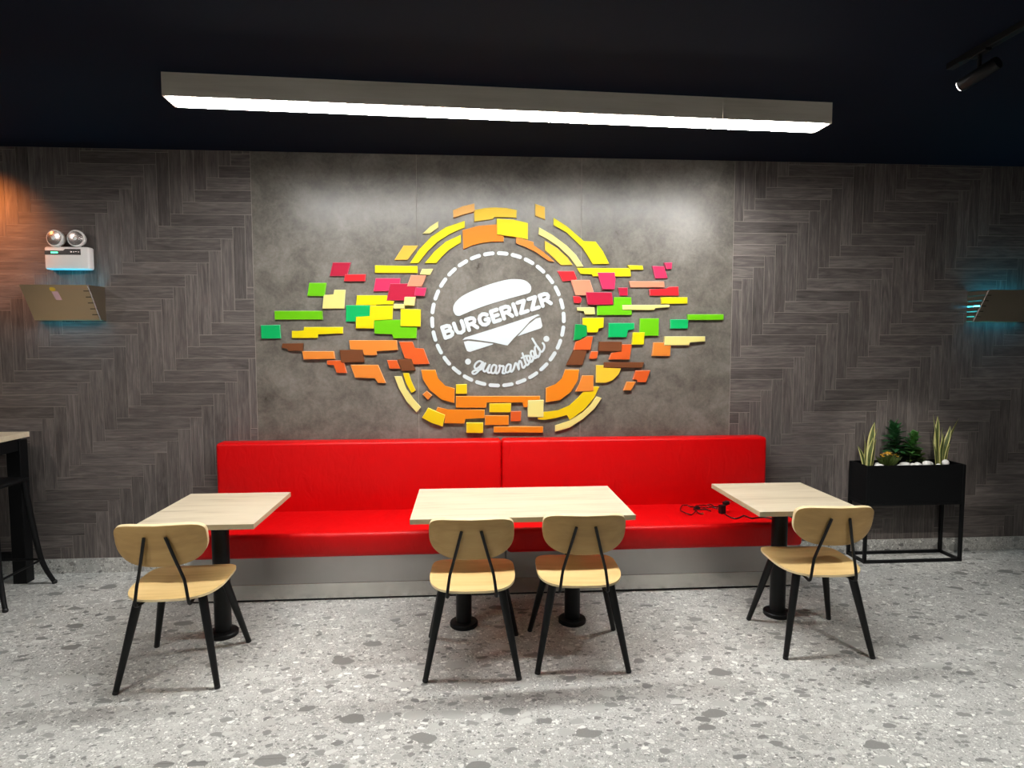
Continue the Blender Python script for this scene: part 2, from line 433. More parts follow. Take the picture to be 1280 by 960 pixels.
# ------------------------------------------------------------------ track spots
def spot(label, pivot, aim, power, color, angle, group='track spotlights', blend=.6):
    pv = Vector(pivot); d = (Vector(aim)-pv).normalized()
    t = thing('track_spotlight', label, 'spotlight', (pv.x, pv.y, HC-.03), 0, group)
    o = Vector((0, 0, pv.z-(HC-.03)))
    bm = bmesh.new(); a = o-d*.085; b = o+d*.085
    lathe(bm, [(.026, 0), (.029, .004), (.029, .166), (.026, .17)], 24, (a, d)); smooth_angle(obj('lamp_head', bm, 'black_satin', t))
    bm = bmesh.new(); lathe(bm, [(.0235, 0), (.0235, .004)], 24, (b-d*.001, d)); obj('lens', bm, 'spot_lens', t)
    bm = bmesh.new(); tube(bm, [o+Vector((0, 0, .02)), Vector((0, 0, -.005))], .009, 10); obj('stem', bm, 'black_satin', t)
    obj('track_adapter', bx(-.016, .016, -.05, .05, -.014, .0, bev=.003), 'black_satin', t)
    ld = bpy.data.lights.new('spot_beam', 'SPOT'); ld.energy = power; ld.color = color; ld.spot_size = math.radians(angle); ld.spot_blend = blend
    ld.shadow_soft_size = .022
    lo = bpy.data.objects.new('spot_beam', ld); C.objects.link(lo); lo.parent = t
    lo.location = b+d*.012; lo.rotation_euler = d.to_track_quat('-Z', 'Y').to_euler()
    return t
def track(label, x, y0, y1):
    bm = bx(x-.018, x+.018, y0, y1, HC-.03, HC, bev=.002)
    tag(obj('lighting_track', bm, 'black_satin'), label, 'lighting track')
track('black lighting track on the ceiling at the right edge of the picture', 2.345, -5.2, -1.69)
spot('black track spotlight with bright white lens near the end of the right ceiling track', (2.335, -1.885, 2.888), (1.75, 0, 2.35), SPOT_POWER, (1, .96, .9), 40)
spot('black track spotlight half cut off by the right edge of the picture', (2.345, -2.27, 2.9), (3.33, -.22, .7), SPOT_POWER*4.0, (1, .95, .88), 25)
spot('unseen fill spotlight added on the right track, tilted towards the tables', (2.345, -3.3, 2.9), (2.9, -2.2, 0), FLOOR_FILL_POWER*1.6, (1, .985, .95), 75, blend=1.0)  # added out of view to lift the right floor
spot('unseen fill spotlight added at the far end of the right track, pointing down at the floor', (2.345, -4.6, 2.9), (2.2, -3.6, 0), FLOOR_FILL_POWER*.9, (1, .985, .95), 90, blend=1.0)  # added like the one before, to brighten the foreground floor
track('black lighting track on the ceiling beyond the left edge of the picture', -3.75, -3.2, -.5)
spot('unseen spotlight added to brighten the herringbone wall beyond the bar table', (-3.75, -1.7, 2.9), (-3.0, 0, 1.25), LEFT_FILL_POWER, (1, .84, .76), 85, blend=1.0)  # added out of view to brighten the left planks
track('unseen lighting track added on the ceiling to carry the left fill spotlights', -2.3, -5.2, -2.6)  # added track, only there to hold the left fill spots
spot('unseen fill spotlight added on the left rear track, pointing down at the floor', (-2.3, -3.0, 2.9), (-1.9, -2.3, 0), FLOOR_FILL_POWER*.8, (1, .97, .92), 110, blend=1.0)  # added out of view to light the left floor
spot('unseen fill spotlight added at the far end of the left rear track', (-2.3, -4.4, 2.9), (-1.6, -3.4, 0), FLOOR_FILL_POWER, (1, .97, .92), 95, blend=1.0)  # added floor fill from further back, out of view
spot('black track spotlight throwing warm orange light on the wall at the left', (-3.75, -.75, 2.9), (-3.4, 0, 2.46), WARM_POWER, (1, .27, .05), 62, blend=.9)

# ------------------------------------------------------------------ red banquettes
SEAM = .2485
def banquette(label, xa, xb):
    t = thing('banquette_bench', label, 'bench', ((xa+xb)/2, 0, 0), 0, 'red banquette benches')
    w = (xb-xa)/2
    def cushion(name, y0, y1, z0, z1, bev, parent):
        bm = bmesh.new(); box(bm, -w+.002, w-.002, y0, y1, z0, z1, bev=bev, seg=4)
        return smooth_angle(obj(name, bm, 'red_vinyl', parent), 50)
    bk = cushion('backrest', -.145, -.004, .30, .957, .022, t)
    cushion('seat_cushion', -.69, -.11, .302, .46, .028, t)
    obj('base', bx(-w+.004, w-.004, -.62, -.02, .112, .302, bev=.001, seg=1), 'bench_steel', t)
    obj('kick_plate', bx(-w+.004, w-.004, -.621, -.02, .012, .1115, bev=.001, seg=1), 'kick_steel', t)
    obj('plinth', bx(-w+.004, w-.004, -.615, -.02, 0, .012), 'steel_joint', t)
    return t
banquette('red vinyl banquette with grey base, the part behind the left table', -1.772, SEAM)
banquette('red vinyl banquette with grey base, the part with a black cable on its seat', SEAM, 2.243)

# ------------------------------------------------------------------ tables
def table(label, x0, x1, y0, y1, posts, group):
    cx, cy = (x0+x1)/2, (y0+y1)/2; t = thing('dining_table', label, 'table', (cx, cy, 0), 0, group)
    w, d = (x1-x0)/2, (y1-y0)/2
    bm = bmesh.new(); box(bm, -w, w, -d, d, .712, .74, bev=.0015, seg=1)
    for f in bm.faces: f.material_index = 0 if abs(f.normal.z) > .9 else 1
    obj('table_top', bm, ['table_wood', 'table_edge'], t)
    for px in posts:
        bm = bmesh.new(); lathe(bm, [(.046, .02), (.046, .705)], 32, ((px-cx, 0, 0), (0, 0, 1))); p = smooth_angle(obj('pedestal', bm, 'black_metal', t))
        bm = bmesh.new(); lathe(bm, [(.078, 0), (.082, .004), (.082, .022), (.078, .027), (.05, .03)], 36, ((px-cx, 0, 0), (0, 0, 1)))
        smooth_angle(obj('floor_flange', bm, 'black_metal', t), 30)
        obj('mounting_plate', bx(px-cx-.12, px-cx+.12, -.12, .12, .704, .712, bev=.001, seg=1), 'black_metal', t)
    return t
table('small pale wood pedestal table in front of the left end of the bench', -1.699, -1.097, -1.421, -.73, (-1.398,), 'pale wood pedestal tables')
table('wide pale wood table on two black pedestals with two chairs', -.305, .904, -1.398, -.707, (-.026, .619), 'pale wood pedestal tables')
table('small pale wood pedestal table in front of the right end of the bench', 1.597, 2.199, -1.39, -.70, (1.89,), 'pale wood pedestal tables')

# ------------------------------------------------------------------ chairs
def spow(v, e): return math.copysign(abs(v)**e, v)
def plate(outline, surf, thick, n=56, rings=7, axis='z'):
    # disc of rings inside outline(t)->(a,b); surf(a,b)->height; two skins and a rim (material 1)
    bm = bmesh.new(); top = []; bot = []
    sc = [i/rings for i in range(1, rings)]+[.985, 1.0]
    def P(a, b, h, o=0): return (a, b, h+o) if axis == 'z' else (a, h+o*.97, b+o*.25)
    for s in sc:
        ra, rb = [], []
        for i in range(n):
            a, b = outline(2*math.pi*i/n); a *= s; b *= s; h = surf(a, b); th = thick if s < .99 else thick*.9
            ra.append(bm.verts.new(P(a, b, h, th/2))); rb.append(bm.verts.new(P(a, b, h, -th/2)))
        top.append(ra); bot.append(rb)
    h = surf(0, 0); ct = bm.verts.new(P(0, 0, h, thick/2)); cb = bm.verts.new(P(0, 0, h, -thick/2))
    for i in range(n):
        bm.faces.new((ct, top[0][i], top[0][(i+1) % n])); bm.faces.new((cb, bot[0][(i+1) % n], bot[0][i]))
    for a, b in zip(top, top[1:]): bridge(bm, a, b)
    for a, b in zip(bot, bot[1:]): bridge(bm, b, a)
    bridge(bm, top[-1], bot[-1], 1)
    return bm
def make_chair():
    t = thing('dining_chair', '', 'chair', group='black legged plywood chairs at the tables')
    def so(a):
        c, s = math.cos(a), math.sin(a)
        w = .222 if s < 0 else .222-.02*s*s
        return (w*spow(c, .42 if s > 0 else .58), (.236 if s < 0 else .24)*spow(s, .42 if s > 0 else .8))
    bm = plate(so, lambda x, y: .447+.30*x*x*(.5+y)+(-.35*(y-.12)**2 if y > .12 else 0)+(.22*(-y-.12)**2*0 if y < 0 else 0), .013)
    smooth_angle(obj('seat', bm, ['ply_seat', 'ply_edge'], t), 50)
    def bo(a):
        c, s = math.cos(a), math.sin(a)
        return (.207*spow(c, .42 if s > 0 else .7), .085*spow(s, .42) if s > 0 else .126*spow(s, .84))
    lean = math.tan(math.radians(14))
    bm = plate(bo, lambda x, z: -.276-lean*z+1.25*x*x, .024, axis='y')
    o = smooth_angle(obj('backrest', bm, ['ply_back_shaded', 'ply_edge'], t), 50); o.location = (0, 0, .745)
    for sx in (-1, 1):
        for sy in (-1, 1):
            bm = bmesh.new(); top = Vector((sx*.148, sy*.145-.01, .432)); foot = Vector((sx*(.243 if sy > 0 else .232), sy*.238, .004))
            d = foot-top
            lathe(bm, [(.015, 0), (.0215, .004), (.0205, d.length*.25), (.0135, d.length-.004), (.0115, d.length)], 18, (top, d))
            lg = smooth_angle(obj('leg', bm, 'black_metal', t), 40)
            bm = bmesh.new(); lathe(bm, [(.0142, 0), (.0142, .012), (.0125, .015)], 16, (foot-d.normalized()*.012, d)); obj('leg_tip', bm, 'black_plastic', lg)
    for sx in (-1, 1):
        y = -.252
        path = smoothpath([(sx*.10, -.06, .425), (sx*.115, -.20, .424), (sx*.12, y+.012, .428), (sx*.119, y-.002, .45), (sx*.108, y-.002, .53), (sx*.10, y-.004, .565), (sx*.075, y-.026, .66), (sx*.047, y-.052, .772)], 5)
        bm = bmesh.new(); tube(bm, path, .0075, 10); smooth_angle(obj('back_bar', bm, 'black_metal', t), 50)
    bm = bmesh.new()
    for pts in ([(-.148, -.155, .43), (.148, -.155, .43)], [(-.148, .135, .43), (.148, .135, .43)], [(-.1, -.155, .43), (-.1, .135, .43)], [(.1, -.155, .43), (.1, .135, .43)]):
        tube(bm, pts, .009, 8)
    obj('seat_frame', bm, 'black_metal', t)
    return t
chair = make_chair()
CH = [((-1.455, -1.425), 2.6, 'plywood chair with black legs pulled up to the left small table'),
      ((.024, -1.435), -1.4, 'plywood chair with black legs, the left one of the pair at the wide table'),
      ((.587, -1.405), -2.4, 'plywood chair with black legs, the right one of the pair at the wide table'),
      ((1.912, -1.355), -3.2, 'plywood chair with black legs beside the planter, at the right small table')]
for i, ((x, y), a, lab) in enumerate(CH):
    o = chair if i == 0 else copy_tree(chair, (0, 0, 0))
    o.location = (x, y, 0); o.rotation_euler = (0, 0, math.radians(a)); o['label'] = lab

# ------------------------------------------------------------------ wall art
ART = [
 ('crimson',1,[(-959,2241),(-831,2242),(-859,2144),(-983,2143)]),
 ('red',2,[(-874,2156),(-725,2158),(-731,2107),(-882,2106)]),
 ('lime',1,[(-1129,2094),(-1007,2095),(-1022,1999),(-1145,1999)]),
 ('cream',1,[(-952,2046),(-873,2046),(-885,1910),(-1040,1909),(-1028,2009),(-956,2010)]),
 ('lime',1,[(-1379,1893),(-1040,1894),(-1038,1831),(-1377,1830)]),
 ('yellow',1,[(-1172,1778),(-896,1778),(-897,1731),(-1076,1728),(-1077,1698),(-1260,1698),(-1259,1750),(-1172,1750)]),
 ('teal',1,[(-1477,1790),(-1342,1793),(-1338,1695),(-1476,1693)]),
 ('yellow',1,[(-660,2223),(-354,2220),(-354,2170),(-661,2168)]),
 ('amber',1,[(-453,2366),(-347,2367),(-426,2263),(-521,2262)]),
 ('pink',1,[(-656,2130),(-479,2131),(-485,2038),(-674,2035)]),
 ('crimson',2,[(-552,2092),(-355,2093),(-372,1969),(-579,1970)]),
 ('salmon',3,[(-401,2154),(-292,2150),(-324,2070),(-431,2072)]),
 ('pink',3,[(-371,2064),(-290,2062),(-306,2002),(-379,2005)]),
 ('cream',3,[(-449,1996),(-369,1997),(-380,1934),(-457,1934)]),
 ('cream',2,[(-528,1944),(-450,1944),(-450,1911),(-533,1911)]),
 ('yellow',1,[(-793,2007),(-575,2008),(-578,1970),(-527,1965),(-531,1942),(-657,1942),(-657,1933),(-801,1935)]),
 ('yellow',2,[(-698,1931),(-533,1934),(-540,1832),(-674,1829),(-675,1767),(-804,1767),(-800,1852),(-699,1855)]),
 ('teal',1,[(-871,1935),(-698,1935),(-699,1855),(-787,1852),(-803,1816),(-875,1816)]),
 ('lime',1,[(-671,1830),(-358,1833),(-368,1695),(-536,1695),(-541,1729),(-672,1729)]),
 ('yellow',3,[(-479,1908),(-333,1906),(-337,1781),(-481,1783)]),
 ('cream',1,[(-316,2452),(-262,2504),(-201,2543),(-202,2497),(-262,2453)]),
 ('yellow',1,[(-409,2240),(-341,2339),(-252,2432),(-148,2500),(-10,2548),(-10,2500),(-117,2454),(-211,2397),(-284,2324),(-347,2241)]),
 ('yellow',1,[(-302,2241),(-232,2324),(-148,2397),(-39,2448),(-39,2391),(-128,2341),(-181,2288),(-217,2242)]),
 ('cream',1,[(-322,2199),(-241,2200),(-265,2156),(-338,2160)]),
 ('peach',2,[(-95,2621),(-22,2651),(61,2672),(63,2614),(-12,2594),(-93,2566)]),
 ('gold',1,[(56,2626),(134,2640),(208,2646),(292,2643),(370,2630),(367,2574),(202,2580),(197,2563),(59,2542)]),
 ('orange',1,[(-28,2481),(92,2513),(223,2525),(223,2448),(275,2443),(272,2401),(186,2401),(113,2393),(39,2371),(-22,2342)]),
 ('yellow',3,[(221,2564),(344,2558),(450,2536),(450,2417),(344,2437),(223,2450)]),
 ('lightorange',2,[(363,2434),(492,2401),(492,2373),(567,2326),(647,2259),(609,2262),(513,2326),(439,2365),(363,2389)]),
 ('amber',1,[(504,2677),(576,2654),(577,2563),(504,2591)]),
 ('yellow',1,[(641,2577),(739,2516),(863,2408),(954,2409),(1009,2336),(1058,2246),(934,2243),(858,2366),(740,2474),(641,2525)]),
 ('cream',1,[(532,2508),(633,2452),(740,2375),(810,2307),(864,2226),(814,2223),(762,2297),(676,2374),(591,2426),(529,2456)]),
 ('gold',1,[(575,2412),(666,2359),(741,2291),(784,2236),(696,2235),(634,2295),(578,2342)]),
 ('yellow',1,[(814,2215),(1216,2216),(1222,2154),(935,2153),(929,2172),(843,2171)]),
 ('yellow',2,[(1194,2237),(1308,2236),(1314,2205),(1214,2204)]),
 ('pink',1,[(1381,2233),(1472,2232),(1503,2143),(1408,2141)]),
 ('pink',2,[(1471,2258),(1532,2261),(1529,2211),(1489,2210)]),
 ('red',1,[(669,2191),(793,2192),(817,2134),(801,2123),(709,2115)]),
 ('salmon',2,[(768,2126),(911,2127),(939,2045),(941,2015),(807,2012)]),
 ('red',1,[(788,2007),(839,2005),(852,1986),(845,1956),(796,1957)]),
 ('crimson',3,[(880,2037),(1077,2035),(1088,1944),(897,1942)]),
 ('pink',2,[(967,2182),(1097,2183),(1105,2136),(1098,2059),(1006,2059)]),
 ('crimson',1,[(1125,2072),(1198,2073),(1199,2012),(1139,2010)]),
 ('salmon',1,[(1209,2120),(1474,2120),(1480,2076),(1221,2074)]),
 ('red',1,[(1363,2061),(1491,2063),(1513,2080),(1584,2083),(1588,2014),(1368,2013)]),
 ('yellow',1,[(1450,2002),(1655,2003),(1656,1954),(1457,1953)]),
 ('cream',2,[(1157,1943),(1515,1946),(1517,1927),(1405,1924),(1400,1906),(1160,1907)]),
 ('lime',1,[(1095,2001),(1226,2001),(1233,1868),(970,1867),(969,1937),(1094,1941)]),
 ('cream',1,[(818,1925),(948,1926),(953,1873),(878,1872),(872,1900),(820,1901)]),
 ('yellow',2,[(860,1847),(1019,1849),(1016,1774),(976,1772),(973,1739),(897,1739),(892,1794),(860,1796)]),
 ('green',1,[(805,1801),(895,1796),(892,1713),(854,1703),(847,1684),(793,1681)]),
 ('teal',1,[(1057,1809),(1251,1810),(1252,1761),(1200,1759),(1195,1702),(1055,1702)]),
 ('lime',1,[(1294,1844),(1440,1845),(1438,1713),(1291,1713)]),
 ('yellow',2,[(1243,1740),(1331,1740),(1324,1648),(1234,1648)]),
 ('teal',1,[(1526,1837),(1664,1838),(1662,1767),(1527,1767)]),
 ('lime',2,[(1657,1875),(1934,1876),(1935,1833),(1658,1832)]),
 ('cream',2,[(1484,1710),(1794,1710),(1795,1670),(1675,1668),(1670,1642),(1479,1643)]),
 ('lightorange',1,[(1400,1665),(1536,1665),(1529,1561),(1389,1562)]),
 ('vermilion',2,[(895,1710),(939,1710),(920,1608),(793,1609),(809,1671),(854,1684)]),
 ('brown',1,[(793,1607),(896,1609),(862,1496),(737,1496)]),
 ('brown',2,[(985,1671),(1157,1670),(1155,1597),(978,1598)]),
 ('vermilion',1,[(1157,1651),(1236,1651),(1219,1536),(1060,1536),(1079,1587),(1147,1595)]),
 ('vermilion',1,[(925,1598),(981,1598),(969,1542),(911,1542)]),
 ('brown',2,[(1025,1517),(1329,1516),(1313,1473),(1019,1477)]),
 ('gold',1,[(964,1496),(1022,1493),(1019,1477),(1154,1471),(1138,1425),(1094,1382),(1040,1362),(965,1363)]),
 ('vermilion',1,[(1266,1454),(1379,1454),(1347,1364),(1281,1364),(1279,1386),(1245,1386)]),
 ('lightorange',2,[(1199,1370),(1267,1370),(1232,1303),(1174,1305)]),
 ('orange',1,[(732,1464),(837,1462),(827,1383),(779,1297),(692,1233),(586,1219),(586,1325),(659,1352),(708,1394)]),
 ('lightorange',2,[(859,1418),(946,1418),(945,1301),(809,1297),(838,1351)]),
 ('gold2',1,[(524,1145),(595,1147),(682,1157),(768,1194),(833,1253),(868,1298),(945,1301),(947,1337),(991,1333),(953,1252),(872,1155),(767,1082),(747,1126),(660,1098),(573,1088),(527,1090)]),
 ('cream',1,[(970,1261),(1010,1247),(954,1166),(867,1090),(769,1026),(658,997),(658,1043),(769,1078),(867,1139),(926,1198)]),
 ('brown',1,[(-1327,1659),(-1180,1661),(-1184,1604),(-1288,1605),(-1289,1625),(-1333,1628)]),
 ('lightorange',2,[(-1188,1604),(-963,1603),(-955,1546),(-1179,1544)]),
 ('vermilion',1,[(-1014,1536),(-897,1536),(-873,1444),(-947,1444),(-963,1504),(-1014,1505)]),
 ('brown',2,[(-922,1612),(-755,1613),(-746,1522),(-911,1521)]),
 ('lightorange',1,[(-854,1682),(-510,1682),(-503,1609),(-659,1606),(-655,1572),(-747,1573),(-755,1613),(-846,1616)]),
 ('lightorange',1,[(-847,1504),(-648,1503),(-593,1369),(-650,1369),(-670,1408),(-815,1409)]),
 ('vermilion',1,[(-495,1672),(-396,1672),(-381,1623),(-316,1621),(-274,1508),(-393,1505),(-413,1548),(-455,1548)]),
 ('vermilion',1,[(-583,1537),(-512,1537),(-485,1474),(-565,1474)]),
 ('brown',2,[(-509,1543),(-405,1545),(-377,1460),(-475,1458)]),
 ('cream',1,[(-532,1418),(-479,1418),(-447,1326),(-395,1251),(-341,1189),(-372,1150),(-443,1230),(-499,1326)]),
 ('gold2',1,[(-469,1442),(-427,1442),(-405,1373),(-376,1312),(-409,1294),(-446,1368)]),
 ('orange',1,[(-336,1465),(-232,1465),(-214,1399),(-162,1345),(-91,1327),(-94,1217),(-189,1244),(-273,1314),(-325,1394)]),
 ('lightorange',1,[(-297,1311),(-257,1277),(-289,1242),(-328,1283)]),
 ('gold2',2,[(-288,1184),(-163,1132),(-180,1044),(-264,1074),(-333,1112)]),
 ('orange',1,[(-219,1189),(-137,1169),(129,1167),(129,1103),(-17,1102),(-21,1064),(-169,1068),(-163,1132),(-232,1159)]),
 ('gold2',2,[(-82,1356),(-1,1358),(-1,1286),(-83,1286)]),
 ('orange',1,[(-83,1270),(543,1266),(543,1236),(451,1232),(451,1183),(419,1183),(415,1222),(142,1224),(142,1181),(-84,1183)]),
 ('cream',2,[(451,1234),(570,1236),(567,1107),(451,1110)]),
 ('gold2',1,[(165,1213),(327,1214),(325,1146),(164,1147)]),
 ('vermilion',1,[(322,1153),(403,1154),(399,1078),(322,1076)]),
 ('orange',1,[(132,1124),(309,1122),(309,1050),(132,1052)]),
 ('gold2',2,[(-7,1072),(118,1070),(118,993),(-7,996)]),
 ('orange',1,[(196,1041),(567,1037),(567,990),(196,996)]),
]
BUN=[(-99,1900),(-96,1933),(-70,1973),(-12,2017),(91,2063),(202,2102),(305,2127),(379,2130),(431,2121),(468,2092),(477,2063),(471,2041),(453,2028),(379,2007),(260,1974),(150,1941),(39,1900),(-34,1868),(-56,1860),(-78,1865),(-91,1881)]
CHEESE=[(-32,1684),(-13,1702),(260,1787),(524,1873),(542,1867),(513,1856),(468,1824),(409,1757),(349,1698),(301,1643),(282,1646),(201,1665),(97,1680),(31,1689),(1,1689)]
PATTYA=[(-22,1670),(9,1678),(97,1669),(197,1656),(186,1649),(23,1595),(1,1602),(-10,1628)]
PATTYB=[(546,1850),(561,1787),(550,1771),(375,1711),(409,1746),(461,1802),(513,1842)]
TEXTLINE=[(-168,1681),(645,1947),(-206,1780)]
SCRIPT={'g':[(119,1516),(93,1528),(67,1512),(55,1486),(67,1471),(92,1486),(119,1519),(100,1476),(74,1443),(51,1432),(39,1443),(54,1457),(85,1461),(113,1473),(133,1511)],'u':[(136,1511),(121,1473),(126,1452),(143,1458),(164,1493),(169,1501),(154,1458),(159,1441),(179,1445)],'a':[(217,1493),(197,1499),(182,1478),(179,1450),(189,1437),(207,1447),(220,1493),(213,1450),(220,1435),(235,1447)],'r':[(235,1447),(243,1478),(239,1494),(256,1490),(272,1488),(266,1457),(264,1438),(280,1436)],'a2':[(325,1498),(307,1503),(291,1483),(286,1452),(299,1442),(317,1457),(326,1501),(323,1457),(332,1447),(345,1467)],'n':[(345,1467),(355,1498),(362,1513),(373,1498),(386,1462),(383,1498),(391,1528),(403,1518),(412,1483),(422,1477),(432,1492)],'t':[(412,1585),(427,1539),(442,1498),(457,1503)],'tx':[(406,1550),(439,1567)],'e':[(457,1503),(469,1538),(463,1564),(447,1564),(445,1544),(459,1523),(481,1522),(492,1538)],'e2':[(481,1522),(500,1564),(496,1595),(479,1602),(474,1579),(489,1553),(510,1549),(525,1566)],'d':[(544,1605),(521,1638),(505,1628),(509,1590),(522,1555),(538,1569),(544,1600)],'d2':[(486,1694),(520,1638),(552,1595),(574,1620),(574,1646),(563,1661)]}
DOTS=[(8,1524),(591,1692)]
RING=(234,1832,487)
CABLE={'c1':[(2074,-592),(2032,-549),(1983,-555),(1937,-568),(1925,-531),(1911,-499),(1861,-546),(1819,-563),(1801,-512),(1798,-449)],'c2':[(1807,-342),(1770,-328),(1746,-282),(1697,-301),(1662,-298),(1615,-227),(1566,-246),(1524,-321),(1510,-407),(1532,-461),(1582,-433),(1622,-372),(1624,-318),(1652,-275),(1738,-224),(1780,-227),(1787,-285),(1847,-244)],'c3':[(1648,-319),(1702,-319),(1728,-374)],'c4':[(1624,-351),(1622,-421),(1634,-443)],'tip':[(1633,-441),(1650,-432)],'ad':[(1847,-244),(1882,-246),(1801,-443),(1768,-441)],'ad2':[(1902,-178),(1925,-203),(1896,-259),(1875,-250)]}
HTS = {1: .016, 2: .0215, 3: .027}
art = thing('mosaic_wall_art', 'colourful burst of raised red, green, yellow and orange tiles around the round logo', 'wall art', (.25, 0, 1.8))
for i, (c_, h, poly) in enumerate(ART):
    pts = [(x/1000, z/1000) for x, z in poly]
    cx = sum(p[0] for p in pts)/len(pts); cz = sum(p[1] for p in pts)/len(pts)
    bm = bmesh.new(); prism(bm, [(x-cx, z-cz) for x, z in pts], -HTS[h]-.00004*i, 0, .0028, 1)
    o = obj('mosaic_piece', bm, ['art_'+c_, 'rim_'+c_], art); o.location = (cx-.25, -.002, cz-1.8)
logo = thing('burger_logo_sign', 'white burger logo reading BURGERIZZR guaranteed inside a ring of dashes', 'sign', (.25, -.002, 1.8))
def mm(p): return [(x/1000-.25, z/1000-1.8) for x, z in p]
for nm, p in (('bun', BUN), ('cheese_slice', CHEESE), ('patty', PATTYA), ('patty', PATTYB)):
    pts = mm(p)
    if nm == 'bun':
        pts = [(v.x, v.y) for v in smoothpath([(a, b, 0) for a, b in pts+[pts[0]]], 3)][:-1]
    bm = bmesh.new(); prism(bm, pts, -.005, 0, .0008); obj(nm, bm, 'logo_white', logo)
rcx, rcz, rr = RING[0]/1000-.25, RING[1]/1000-1.8, RING[2]/1000
for k in range(30):
    a = math.radians(90-3.8-12*k); h = math.radians(3.4)
    bm = bmesh.new(); ribbon(bm, [(rcx+rr*math.cos(a+h*u), rcz+rr*math.sin(a+h*u)) for u in (-1, -.5, 0, .5, 1)], .0275, -.005, 0)
    obj('ring_dash', bm, 'logo_white', logo)
for x, z in mm(DOTS):
    bm = bmesh.new(); lathe(bm, [(.022, 0), (.022, .005)], 24, ((x, 0, z), (0, -1, 0))); obj('dot', bm, 'logo_white', logo)
GL = {'B': (.72, [[(.13, .13), (.13, .87)], [(.13, .87), (.42, .87), (.54, .81), (.57, .7), (.52, .58), (.4, .53), (.13, .53)], [(.4, .53), (.56, .46), (.6, .32), (.55, .19), (.42, .13), (.13, .13)]]),
      'U': (.72, [[(.13, .87), (.13, .4), (.19, .21), (.36, .13), (.53, .21), (.59, .4), (.59, .87)]]),
      'R': (.76, [[(.13, .13), (.13, .87)], [(.13, .87), (.43, .87), (.56, .8), (.6, .68), (.56, .55), (.43, .48), (.13, .48)], [(.4, .46), (.62, .13)]]),
      'G': (.76, [[(.61, .75), (.5, .84), (.38, .87), (.22, .8), (.13, .63), (.13, .38), (.22, .2), (.38, .13), (.53, .17), (.63, .3), (.63, .46)], [(.45, .46), (.63, .46)]]),
      'E': (.62, [[(.13, .13), (.13, .87)], [(.13, .87), (.5, .87)], [(.13, .5), (.46, .5)], [(.13, .13), (.5, .13)]]),
      'I': (.26, [[(.13, .13), (.13, .87)]]),
      'Z': (.68, [[(.13, .87), (.53, .87)], [(.53, .87), (.14, .13)], [(.14, .13), (.56, .13)]])}
tl = [Vector(p) for p in mm(TEXTLINE)]
bu = tl[1]-tl[0]; blen = bu.length; bu.normalize(); vv = Vector((-bu.y, bu.x)); cap = .108
word = 'BURGERIZZR'; tot = sum(GL[c][0] for c in word); gap = -.012; sx = (blen-gap*cap*9)/(tot*cap)
x = 0
for i, c_ in enumerate(word):
    w, strokes = GL[c_]; bm = bmesh.new()
    for st in strokes:
        pts = []
        for a, b in st:
            q = tl[0]+bu*(x+a*cap*sx)+vv*(b*cap); pts.append((q.x, q.y))
        ribbon(bm, pts, .235*cap*1.12, -.0056-.0001*(i % 2)-.0004*strokes.index(st), 0)
    obj('letter', bm, 'logo_white', logo); x += w*cap*sx+gap*cap
groups = [('g',), ('u',), ('a',), ('r',), ('a2',), ('n',), ('t', 'tx'), ('e',), ('e2',), ('d', 'd2')]
for i, g in enumerate(groups):
    bm = bmesh.new()
    for k in g:
        pts = [(v.x, v.y) for v in smoothpath([(a, b, 0) for a, b in mm(SCRIPT[k])], 4)]
        ribbon(bm, pts, .0145, -.005-.0001*(i % 2), 0)
    obj('script_letter', bm, 'logo_white', logo)

# ------------------------------------------------------------------ emergency light
t = thing('emergency_light', 'white twin head emergency light mounted on the dark wall at the left', 'emergency light', (-2.755, 0, 2.25))
bm = bx(-.148, .148, -.07, -.001, -.078, .078, bev=.014, seg=3); smooth_angle(obj('body', bm, 'white_plastic', t), 50)
bm = bmesh.new(); prism(bm, [(-.142, .022), (-.142, .05), (-.02, .05), (-.005, .062), (.095, .062), (.095, .022)], -.0725, -.069); obj('display_strip', bm, 'black_plastic', t)
obj('status_light', bx(-.1, -.055, -.0745, -.072, .032, .042), 'green_led', t)
for k in range(4): obj('indicator', bx(.03+k*.016, .04+k*.016, -.0738, -.072, .038, .046), 'lamp_chrome', t)
for sx_, ax in ((-.068, (-.12, -1, .0)), (.068, (.05, -1, .0))):
    d = Vector(ax).normalized(); c0 = Vector((sx_, -.045, .134))
    bm = bmesh.new(); lathe(bm, [(.02, -.04), (.046, -.02), (.057, .012), (.058, .03), (.05, .034)], 28, (c0, d)); hd = smooth_angle(obj('lamp_head', bm, 'white_plastic', t), 40)
    bm = bmesh.new(); lathe(bm, [(.05, .031), (.048, .036), (.03, .04), (.012, .041)], 28, (c0, d)); smooth_angle(obj('reflector', bm, 'lamp_chrome', hd))
    bm = bmesh.new(); lathe(bm, [(.012, .04), (.012, .046), (.006, .05)], 14, (c0, d)); obj('bulb', bm, 'white_plastic', hd)
    bm = bmesh.new(); tube(bm, [(sx_, -.04, .07), (sx_, -.04, .09)], .014, 12); obj('swivel', bm, 'white_plastic', t)

